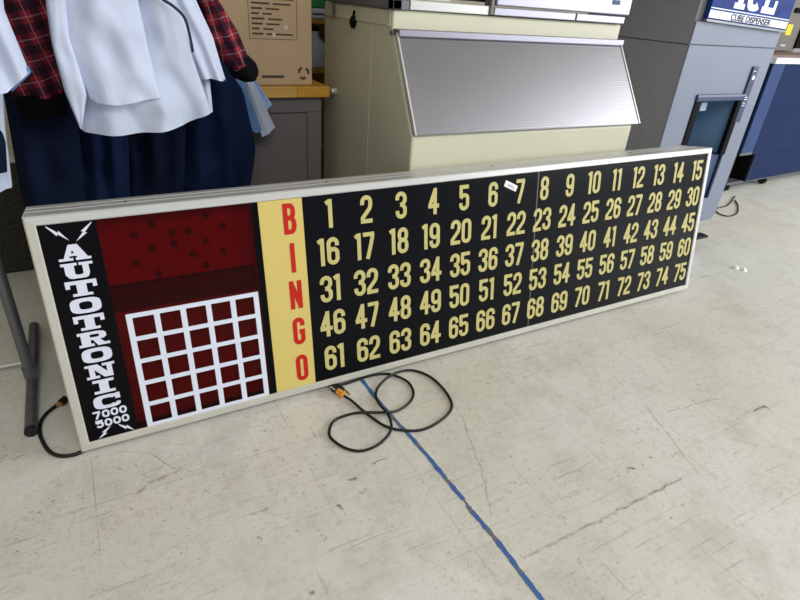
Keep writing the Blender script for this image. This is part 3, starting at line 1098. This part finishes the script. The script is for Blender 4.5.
# ------------------------------------------------------------------ steel desk, wooden top, carton
DY = 1.09
desk = empty('steel_desk', (.9, 1.35, 0), 'dark grey steel desk pedestal under the golden wooden top beside the ice bin', 'desk')
DX1 = 1.272
MB().box(.42, DX1, DY + .012, 1.62, .0, .934).build('pedestal', M['desk'], desk, bevel=.004)
b = MB()
for (x0, x1, z0, z1) in ((.42, DX1, .86, .934), (.42, DX1, .04, .10), (DX1 - .075, DX1, .10, .86), (.42, .48, .10, .86)):
    b.box(x0, x1, DY, DY + .012, z0, z1)
b.build('front_frame', M['desk'], desk, bevel=.003)
MB().box(.485, DX1 - .08, DY + .006, DY + .0115, .105, .855).build('front_panel', M['desk'], desk)
top = MB().box(.40, 1.135, DY - .03, 1.64, .935, .985).build('wooden_top', M['wood'], desk, bevel=.004)
MB().box(1.136, 1.305, DY - .03, 1.64, .935, .985).build('wooden_end', M['wood2'], desk, bevel=.004)

BX0, BX1, BY0, BZ0, BZ1 = .80, 1.228, 1.10, .986, 1.52
carton = empty('cardboard_box', ((BX0 + BX1) / 2, 1.3, BZ0), 'large brown cardboard carton standing on the golden wooden desk top', 'box')
MB().box(BX0, BX1, BY0, 1.55, BZ0, BZ1).build('carton_body', M['card'], carton, bevel=.006)
ink = MB()
# printed frame and rows of print on the front
fz0 = atY(290, 40, BY0).z
fx0, fx1 = atY(249, 30, BY0).x, atY(297, 30, BY0).x
for (x0, x1, z0, z1) in ((fx0, fx1, fz0, fz0 + .002), (fx0, fx0 + .002, fz0, 1.48), (fx1 - .002, fx1, fz0, 1.48)):
    ink.box(x0, x1, BY0 - .0012, BY0, z0, z1)
ink.build('printed_frame', M['ink'], carton)
lens_ = [(.42, .7), (.5, .72), (.55, .95), (.60, .88), (.36, .62), (.25, .45), (.42, .68), (.36, .62), (.25, .48), (.36, .92), (.5, .8), (.4, .7)]
ln = MB()
fh = (fx1 - fx0)
for i, (a, c) in enumerate(lens_):
    z = fz0 + .018 + (9 - i) * .0205 if i < 10 else fz0 + .018 + i * .0205
    x = fx0 + .014
    ln.box(x, x + fh * a * .62, BY0 - .0012, BY0, z, z + .008)
    ln.box(x + fh * (a * .62 + .07), x + fh * c * .92, BY0 - .0012, BY0, z, z + .007)
ln.build('printed_lines', M['ink'], carton)
ks0, ks1 = atY(262, 78, BY0), atY(284, 77, BY0)
MB().box(ks0.x, ks1.x, BY0 - .0012, BY0, ks0.z, ks0.z + .012).build('printed_line', M['ink'], carton)
rc = atY(303.5, 73, BY0)
b = MB()
for k in range(3):
    a0 = math.radians(90 + 120 * k)
    p_ = []
    R_ = .026
    for t in (18, 60):
        an = a0 + math.radians(t)
        p_.append((rc.x + R_ * cos(an), rc.z + R_ * sin(an)))
    an2 = a0 + math.radians(90)
    p_.append((rc.x + R_ * .8 * cos(an2), rc.z + R_ * .8 * sin(an2)))
    b.stroke(p_, .011, fnY, BY0 - .0012, BY0)
b.build('recycling_mark', M['ink'], carton)
for (x, y) in ((286, 28), (274, 35.5)):
    c_ = atY(x, y, BY0)
    MB().box(c_.x - .008, c_.x + .007, BY0 - .003, BY0, c_.z - .008, c_.z + .012).build('tape_scrap', M['clear'], carton, bevel=.002)

# wooden storage unit behind
unit = empty('wooden_shelf_unit', (.9, 1.95, 0), 'tall amber wooden shelf unit behind the cardboard carton', 'shelf')
MB().box(.45, 1.95, 2.09, 2.11, 0, 2.0).build('back_panel', M['ply'], unit)
MB().box(.45, .48, 1.75, 2.09, 0, 2.0).box(1.92, 1.95, 1.75, 2.09, 0, 2.0).build('side_panel', M['ply'], unit)
sh = [.06, .50, .955, 1.225]
for z in sh:
    MB().box(.481, 1.919, 1.75, 2.089, z, z + .025).build('shelf', M['ply'], unit, bevel=.003)
q = atY(319, 30, 1.78)
o = empty('white_package', (1.60, 1.85, 1.25), 'small white package on the shelf seen between carton and ice bin', 'package')
MB().box(1.49, 1.72, 1.77, 1.97, 1.2505, 1.305).build('package_body', M['greycloth'], o, bevel=.01)
MB().box(1.49, 1.72, 1.768, 1.77, 1.27, 1.28).build('package_band', M['ink'], o)
o = empty('green_crate', (1.60, 1.86, 1.306), 'green plastic crate lying on the white package on the shelf', 'crate')
MB().box(1.485, 1.73, 1.775, 1.98, 1.306, 1.46).build('crate_body', M['green'], o, bevel=.008)
o = empty('cream_jug', (1.55, 1.86, .98), 'cream jug on the lower shelf seen between carton and ice bin', 'jug')
MB().lathe([(.06, 0), (.07, .02), (.07, .13), (.03, .17), (.03, .2)], (1.53, 1.86, .9805), 'z', 18).build('jug_body', M['greycloth'], o, smooth=True)
MB().lathe([(.033, 0), (.033, .022)], (1.53, 1.86, 1.1805), 'z', 18).build('cap', M['darkgap'], o)

# carpeted plinth on the floor behind the board at the left
tag(MB().box(-1.6, .36, 1.56, 2.0, 0, .46).build('carpeted_plinth', M['carpet'], bevel=.015), 'low dark speckled carpeted plinth on the floor behind the garment rack', 'plinth')

# ------------------------------------------------------------------ clothing
def noise3(p):
    return mnoise.noise(Vector(p))


def pl_eval(P, t):
    L = [0]
    for i in range(len(P) - 1):
        L.append(L[-1] + math.dist(P[i], P[i + 1]))
    s = t * L[-1]
    for i in range(len(P) - 1):
        if s <= L[i + 1] + 1e-9:
            k = (s - L[i]) / max(1e-9, L[i + 1] - L[i])
            return (P[i][0] + (P[i + 1][0] - P[i][0]) * k, P[i][1] + (P[i + 1][1] - P[i][1]) * k)
    return P[-1]


def cloth(name, material, Y, left, right, bottom=None, topl=None, thick=.05, folds=4, amp=.012, seed=0, parent=None, nu=44, nv=30, slant=.6, back=.02, crumple=.016):
    """a hanging garment: left/right/top/bottom outlines (points seen at depth Y), bulging front with folds, closed back"""
    rnd = random.Random(seed)
    topl = topl or [left[0], right[0]]
    bottom = bottom or [left[-1], right[-1]]
    ph = [rnd.uniform(0, 6.28) for _ in range(6)]
    fr = [folds * rnd.uniform(.7, 1.4) for _ in range(6)]
    gridF, gridB = [], []
    for j in range(nv + 1):
        v_ = j / nv
        for i in range(nu + 1):
            u_ = i / nu
            l, r, t, bt = pl_eval(left, v_), pl_eval(right, v_), pl_eval(topl, u_), pl_eval(bottom, u_)
            c00, c10, c01, c11 = left[0], right[0], left[-1], right[-1]
            x = (1 - u_) * l[0] + u_ * r[0] + (1 - v_) * t[0] + v_ * bt[0] - ((1 - u_) * (1 - v_) * c00[0] + u_ * (1 - v_) * c10[0] + (1 - u_) * v_ * c01[0] + u_ * v_ * c11[0])
            y = (1 - u_) * l[1] + u_ * r[1] + (1 - v_) * t[1] + v_ * bt[1] - ((1 - u_) * (1 - v_) * c00[1] + u_ * (1 - v_) * c10[1] + (1 - u_) * v_ * c01[1] + u_ * v_ * c11[1])
            q = atY(x, y, Y)
            env = max(0.0, sin(pi * u_)) ** .5
            f = 0
            for k in range(4):
                f += sin(fr[k] * 2 * pi * (u_ + slant * (k % 2 - .5) * v_ * .5) + ph[k]) / (1 + .5 * k)
            f = amp * (.35 + .65 * v_) * f
            cr = crumple * (noise3((q.x * 7 + seed, q.y, q.z * 5)) + .6 * noise3((q.x * 15 + q.z * 6, seed, q.z * 9)) + 1.2 * (abs(noise3((q.x * 5 - q.z * 5, seed + 3.0, q.z * 4 + q.x * 2))) - .2))
            dy = -thick * env + (f + cr) * (.3 + .7 * env)
            gridF.append((q.x, q.y + min(dy, back - .004), q.z))
            gridB.append((q.x, q.y + back + (0 if 0 < i < nu else 0), q.z))
    W_ = nu + 1
    n0 = len(gridF)
    fs = []
    for j in range(nv):
        for i in range(nu):
            a = j * W_ + i
            fs.append((a, a + 1, a + W_ + 1, a + W_))
            fs.append((n0 + a, n0 + a + W_, n0 + a + W_ + 1, n0 + a + 1))
    rim = [i for i in range(W_)] + [j * W_ + nu for j in range(1, nv + 1)] + [nv * W_ + i for i in range(nu - 1, -1, -1)] + [j * W_ for j in range(nv - 1, 0, -1)]
    for k in range(len(rim)):
        a, c = rim[k], rim[(k + 1) % len(rim)]
        fs.append((a, n0 + a, n0 + c, c))
    return MB().add(gridF + gridB, fs).build(name, material, parent, smooth=True, angle=60)


RZ = 1.70
# rack at the left: post, foot and rail
fx = atZ(31, 430).x + .005
rack = empty('garment_rack', (fx, .55, 0), 'grey steel tube garment rack whose foot stands left of the bingo board', 'clothes rack')
MB().tube([(fx, .185, .021), (fx, .92, .021)], .020, 16).build('foot', M['tubegrey'], rack, smooth=True)
MB().tube([(fx, .180, .021), (fx, .192, .021)], .0205, 16).build('end_cap', M['rubberblack'], rack, smooth=True)
MB().tube([(fx, .50, .02), (fx, .50, RZ)], .019, 16).build('post', M['tubegrey'], rack, smooth=True)
MB().lathe([(.024, 0), (.024, .05)], (fx, .50, .03), 'z', 16).build('collar', M['tubegrey'], rack, smooth=True)
MB().tube([(fx, .62, .03), (fx - 1.3, .62, .03)], .008, 10).build('lower_bar', M['alu'], rack, smooth=True)
MB().tube([(fx + .02, .50, RZ), (fx - 1.3, .50, RZ)], .016, 12).build('rail', M['tubegrey'], rack, smooth=True)
MB().tube([(fx + .12, .50, RZ), (fx + .12, .30, RZ)], .010, 10).tube([(fx + .01, .50, RZ), (fx + .13, .50, RZ)], .014, 10).build('front_arm', M['tubegrey'], rack, smooth=True)
MB().tube([(fx - 1.28, .185, .021), (fx - 1.28, .92, .021)], .020, 14).build('foot', M['tubegrey'], rack, smooth=True)
MB().tube([(fx - 1.28, .50, .02), (fx - 1.28, .50, RZ)], .019, 14).build('post', M['tubegrey'], rack, smooth=True)

# second rail running away from the camera
rx = .40
rack2 = empty('garment_rack', (rx, .8, 0), 'garment rack carrying the white shirts and navy trousers, mostly hidden behind them', 'clothes rack')
MB().tube([(rx, .44, RZ), (rx, 1.055, RZ)], .014, 12).build('rail', M['tubegrey'], rack2, smooth=True)
MB().tube([(rx, 1.04, .02), (rx, 1.04, RZ)], .014, 12).build('post', M['tubegrey'], rack2, smooth=True)
MB().tube([(rx - .35, 1.03, .021), (rx + .0, 1.03, .021), (rx, .55, .021)], .02, 12).build('foot', M['tubegrey'], rack2, smooth=True)


def hanger(x, y, half, zsh, parent):
    hk = smooth_path([(x - .0, y, zsh + .02), (x, y, RZ - .035), (x + .014, y, RZ - .012), (x + .012, y, RZ + .016), (x - .006, y, RZ + .021), (x - .016, y, RZ + .006)], 4)
    MB().tube(hk, .0025, 6).tube([(x - half, y, zsh - .06), (x, y, zsh + .02), (x + half, y, zsh - .06)], .006, 8).build('hanger', M['tubegrey'], parent, smooth=True)


# leftmost white shirt
def garment(name, label, cat, Y, x, half, zsh, group=None):
    o = empty(name, (x, Y, zsh), label, cat, group)
    hanger(x, Y, half, zsh, o)
    return o


g0 = garment('white_shirt', 'white short sleeved shirt cut off by the left edge, beside the plaid jacket', 'shirt', .345, -.02, .13, 1.60)
cloth('shirt_body', M['whitecloth'], .345, [(-40, -104), (-90, -20), (-75, 95)], [(-8, -104), (4, 8), (29, 68)], [(-75, 95), (8, 91), (29, 72)], thick=.05, folds=3, amp=.010, seed=2, parent=g0)
cloth('sleeve_hem', M['midblue'], .352, [(8, 88), (12, 92)], [(28, 66), (31, 72)], thick=.012, folds=1, amp=.001, seed=3, parent=g0, nu=14, nv=6, back=.01)
g0b = garment('white_coat', 'long white coat hanging lowest at the left picture edge', 'coat', .44, -.14, .12, 1.60)
cloth('coat_body', M['greycloth'], .44, [(-70, -104), (-70, 60), (-45, 195)], [(-30, -104), (0, 60), (5, 130), (12, 187)], thick=.035, folds=3, amp=.008, seed=4, parent=g0b)

# front white shirt
g1 = garment('white_shirt', 'large white shirt with layered hem, frontmost above the middle left of the board', 'shirt', .47, .345, .17, 1.60)
cloth('shirt_body', M['greycloth'], .47, [(95, -104), (44, -40), (46, 5), (52, 45), (64, 90), (80, 129)], [(150, -104), (172, -30), (178, 10), (192, 55), (211, 112)],
      [(80, 129), (86, 132), (120, 132), (165, 127), (182, 124), (211, 112)], thick=.055, folds=2.0, amp=.014, seed=11, parent=g1, nu=64, nv=50, slant=1.2, crumple=.036)
cloth('sleeve', M['whitecloth'], .41, [(85, -90), (64, 0), (70, 45), (89, 97)], [(150, -90), (138, 0), (150, 55), (160, 97)], [(89, 97), (95, 102), (118, 104), (160, 97)],
      thick=.03, folds=1.6, amp=.008, seed=12, parent=g1, nu=54, nv=40, back=.03, slant=1.2, crumple=.030)
cloth('front_placket', M['whitecloth'], .405, [(80, -90), (47, 0), (53, 45), (66, 92), (80, 128)], [(92, -90), (66, 0), (70, 40), (87, 93), (82, 128)], thick=.012, folds=1, amp=.003, seed=13, parent=g1, nu=20, nv=40, back=.05)
MB().tube(smooth_path([atY(*q, .405) for q in ((148, -20), (160, -3), (173, 6), (184, 17), (189, 32), (193, 52))], 5), .0045, 8).build('navy_piping', M['navytrim'], g1, smooth=True)

g2 = garment('white_shirt', 'smaller white shirt with navy hem piping, between front shirt and plaid sleeve', 'shirt', .57, .46, .15, 1.60)
cloth('shirt_body', M['whitecloth'], .57, [(120, -104), (150, 0), (190, 80)], [(165, -104), (192, -10), (213, 36), (226, 80)], [(190, 80), (208, 77), (226, 81)], thick=.035, folds=2, amp=.008, seed=21, parent=g2)
MB().tube([atY(*q, .555) for q in ((192, 79), (208, 76), (226, 81))], .004, 8).build('navy_piping', M['navytrim'], g2, smooth=True)
cloth('shirt_tail', M['greycloth'], .585, [(185, 60), (195, 118)], [(208, 60), (213, 112)], thick=.012, folds=2, amp=.004, seed=22, parent=g2, nu=20, nv=14)

g0c = garment('navy_trousers', 'navy trousers cut off by the left picture edge, under the leftmost white shirt', 'trousers', .385, -.16, .08, 1.60)
cloth('trouser_leg', M['navy'], .385, [(-62, -104), (-60, 60), (-40, 176)], [(-45, -104), (-24, 60), (-8, 122), (5, 138), (7, 172)], thick=.02, folds=2, amp=.004, seed=9, parent=g0c)

# plaid jacket
g3 = garment('plaid_jacket', 'red plaid flannel jacket with black cuffs, sleeves showing on both sides of the white shirts', 'jacket', .67, .38, .20, 1.61)
cloth('jacket_body', M['plaid'], .67, [(85, -104), (50, -60), (45, 60)], [(160, -104), (180, -40), (185, 70)], thick=.04, folds=3, amp=.01, seed=31, parent=g3)
s1 = cloth('sleeve', M['plaid'], .655, [(60, -104), (-12, -40), (-2, 20), (12, 97)], [(105, -104), (50, -50), (52, 20), (63, 95)], thick=.05, folds=2, amp=.008, seed=32, parent=g3)
cloth('cuff', M['knit'], .652, [(11, 95), (24, 118)], [(63, 93), (68, 114)], thick=.045, folds=2, amp=.003, seed=33, parent=s1, nu=20, nv=10)
s2 = cloth('sleeve', M['plaid'], .655, [(140, -104), (190, -30), (208, 40), (231, 72)], [(175, -104), (215, -5), (237, 30), (248, 58)], thick=.05, folds=2, amp=.008, seed=34, parent=g3)
cloth('cuff', M['knit'], .650, [(227, 66), (234, 78), (244, 82)], [(248, 55), (256, 63), (257, 68)], [(244, 82), (252, 78), (257, 68)], thick=.045, folds=1.5, amp=.003, seed=35, parent=s2, nu=20, nv=12)

# navy trousers hanging from the rail, under the shirts
tro = [([(60, -104), (25, 60), (3, 92), (20, 190), (70, 400)], [(85, -104), (70, 60), (78, 120), (85, 195), (125, 380)], 'navy', .74, 'left of the front white shirt hem'),
       ([(78, -104), (70, 60), (74, 130), (80, 200), (118, 380)], [(105, -104), (120, 60), (128, 130), (130, 190), (160, 360)], 'navy2', .80, 'directly below the front white shirt'),
       ([(98, -104), (115, 60), (124, 130), (126, 200), (155, 370)], [(125, -104), (165, 60), (186, 130), (184, 190), (205, 350)], 'navy', .86, 'below the right half of the front white shirt'),
       ([(118, -104), (160, 60), (180, 90), (182, 190), (200, 350)], [(145, -104), (215, 50), (243, 90), (256, 150), (250, 188), (262, 330)], 'navy2', .92, 'rightmost, in front of the grey desk')]
for i, (l, r, mt, Y, where) in enumerate(tro):
    cx = (atY(*l[0], Y).x + atY(*r[0], Y).x) / 2
    o = garment('navy_trousers', 'navy work trousers hanging ' + where, 'trousers', Y, cx, .08, 1.60, 'navy trousers on the garment rack')
    cloth('trouser_leg', M[mt], Y, l, r, thick=.04, folds=1.9, amp=.010, seed=50 + i, parent=o, nu=50, nv=60, slant=.9, crumple=.022)
# shirt tails at the right end
for i, (nm, mt, Y, l, r, bt, lab) in enumerate([
    ('blue_shirt', 'midblue', .958, [(130, -104), (190, 0), (226, 72), (243, 125)], [(155, -104), (205, 0), (242, 76), (262, 130)], [(243, 125), (256, 133), (262, 130)], 'mid blue shirt with its tail just right of the black cuff'),
    ('white_shirt', 'greycloth', .986, [(130, -104), (190, 0), (238, 74), (262, 137)], [(160, -104), (206, 0), (250, 74), (275, 127)], [(262, 137), (268, 133), (275, 127)], 'white shirt tail pointing down in front of the grey desk'),
    ('pale_blue_shirt', 'paleblue', 1.012, [(130, -104), (190, 0), (246, 74), (262, 112)], [(160, -104), (206, 0), (252, 74), (272, 104)], [(262, 112), (272, 104)], 'pale blue shirt tail, rightmost of the hanging clothes')]):
    cx = (atY(*l[0], Y).x + atY(*r[0], Y).x) / 2
    o = garment(nm, lab, 'shirt', Y, cx, .08, 1.60)
    cloth('shirt_body', M[mt], Y, l, r, bt, thick=.012, folds=2, amp=.004, seed=70 + i, parent=o, nu=24, nv=40, back=.008)

# ------------------------------------------------------------------ cords, tape and scraps on the floor
pc = empty('extension_cable', (1.05, -.15, 0), 'black power cord looped on the floor in front of the bingo board', 'cord')
path = [(344, 396, .012), (352, 401, .008), (366, 413, .006), (385, 426, .006), (405, 430.5, .006), (425, 429, .006), (444, 418, .006), (452, 406, .006), (446, 392, .006), (432, 378, .006), (418, 371.5, .006), (405, 370.5, .007),
        (390, 376, .017), (379, 386, .008), (376, 396, .006), (381, 406, .008), (388, 414, .017), (391.5, 428, .017), (384, 440, .007), (372, 448, .006), (358, 451, .006), (343, 447, .006), (331, 438, .006), (329.5, 430, .006), (334, 421, .006),
        (347, 415, .008), (362, 412.5, .017), (380, 412.5, .017), (386, 412.2, .027), (398, 410.5, .010), (410, 402, .006), (413.5, 392, .006), (408, 382, .006), (396, 376, .008), (383, 373.8, .006), (366, 377, .006), (345, 384, .006), (328, 386, .006)]
MB().tube(smooth_path([atZ(*q) for q in path], 5), .0052, 10).build('cable', M['cordblack'], pc, smooth=True)
a, c = atZ(343, 395, .014), atZ(332, 387, .014)
dirv = (c - a).normalized()
MB().tube([a, a + dirv * .03], [.013, .014], 12).build('plug_collar', M['orange'], pc, smooth=True)
MB().tube([a + dirv * .03, a + dirv * .04, a + dirv * .062], [.012, .014, .012], 12).build('plug', M['cordblack'], pc, smooth=True)
b2 = a + Vector((.02, .012, .0))
MB().tube([b2 + dirv * .02, b2 + dirv * .055], .009, 10).build('plug', M['cordblack'], pc, smooth=True)
MB().tube([b2, b2 - dirv * .022], .003, 6).tube([b2 + Vector((.0, .012, 0)) + dirv * .005, b2 + Vector((.0, .012, 0)) - dirv * .018], .003, 6).build('prong', M['brass'], pc)
MB().tube([a + dirv * .035 + Vector((-.012, -.004, .012)), a + dirv * .062 + Vector((-.012, -.004, .012))], .0025, 6).build('wire', M['alu'], pc)

hs = empty('short_hose', (-.06, .15, 0), 'short black hose with brass fitting curling out behind the left board end', 'hose')
MB().tube(smooth_path([atZ(*q, .007) for q in ((84, 450.5), (75, 454.5), (62, 456), (51, 452.5), (44, 444), (40, 433), (41, 422), (47, 413), (56, 406))], 6), .0065, 10).build('hose', M['cordblack'], hs, smooth=True)
MB().tube([atZ(56, 406, .008), atZ(62, 402.5, .010)], [.008, .009], 10).build('brass_fitting', M['brass'], hs, smooth=True)
MB().tube([atZ(61, 403, .014), atZ(66, 398.5, .016)], [.014, .014], 12).build('connector', M['cordblack'], hs, smooth=True)

# blue tape
cl = [(360, 378), (377, 399), (394, 419), (411, 437.5), (427, 455.5), (440, 471.5), (453, 487.5), (466, 503), (469, 508), (481, 522), (494, 537.5), (507, 554), (524, 577), (541, 599), (556, 620), (590, 668)]
c3 = smooth_path([atZ(*q, 0) for q in cl], 6)
rnd = random.Random(5)
vs, fs = [], []
for i, p_ in enumerate(c3):
    t = (c3[min(i + 1, len(c3) - 1)] - c3[max(i - 1, 0)]).normalized()
    nn = Vector((-t.y, t.x, 0))
    wd = .0082 + rnd.uniform(-.0020, .0012)
    off = rnd.uniform(-.001, .001)
    if 40 < i < 46:
        wd *= .45
    for z in (.0003, .0013):
        vs += [p_ + nn * (wd + off) + Vector((0, 0, z)), p_ - nn * (wd - off) + Vector((0, 0, z))]
for i in range(len(c3) - 1):
    a, c = 4 * i, 4 * i + 4
    fs += [(a + 2, a + 3, c + 3, c + 2), (a, c, c + 1, a + 1), (a, a + 2, c + 2, c), (a + 1, c + 1, c + 3, a + 3)]
tag(MB().add(vs, fs).build('floor_tape', M['tape']), 'worn strip of blue tape stuck across the tile floor', 'tape')

for (x, y, w_, lab) in ((735.5, 268.3, .03, 'left of the two white paper scraps on the floor right of the board'), (743.5, 270.5, .026, 'right of the two white paper scraps on the floor right of the board')):
    q = atZ(x, y, .0)
    b = MB()
    vs, fs = [], []
    n = 14
    for k in range(n):
        an = 2 * pi * k / n
        r = w_ * (1 + .15 * sin(3 * an + x))
        vs.append((q.x + r * cos(an), q.y + r * sin(an) * .8, .0))
    for k in range(n):
        an = 2 * pi * k / n
        vs.append((q.x + .8 * w_ * cos(an), q.y + .7 * w_ * sin(an) * .8, .010 + .006 * sin(2 * an)))
    vs.append((q.x, q.y, .016))
    fs = [(k, (k + 1) % n, n + (k + 1) % n, n + k) for k in range(n)] + [(n + k, n + (k + 1) % n, 2 * n) for k in range(n)] + [tuple(range(n - 1, -1, -1))]
    tag(b.add(vs, fs).build('paper_scrap', M['paper'], smooth=True), lab, 'paper', 'paper scraps on the floor')
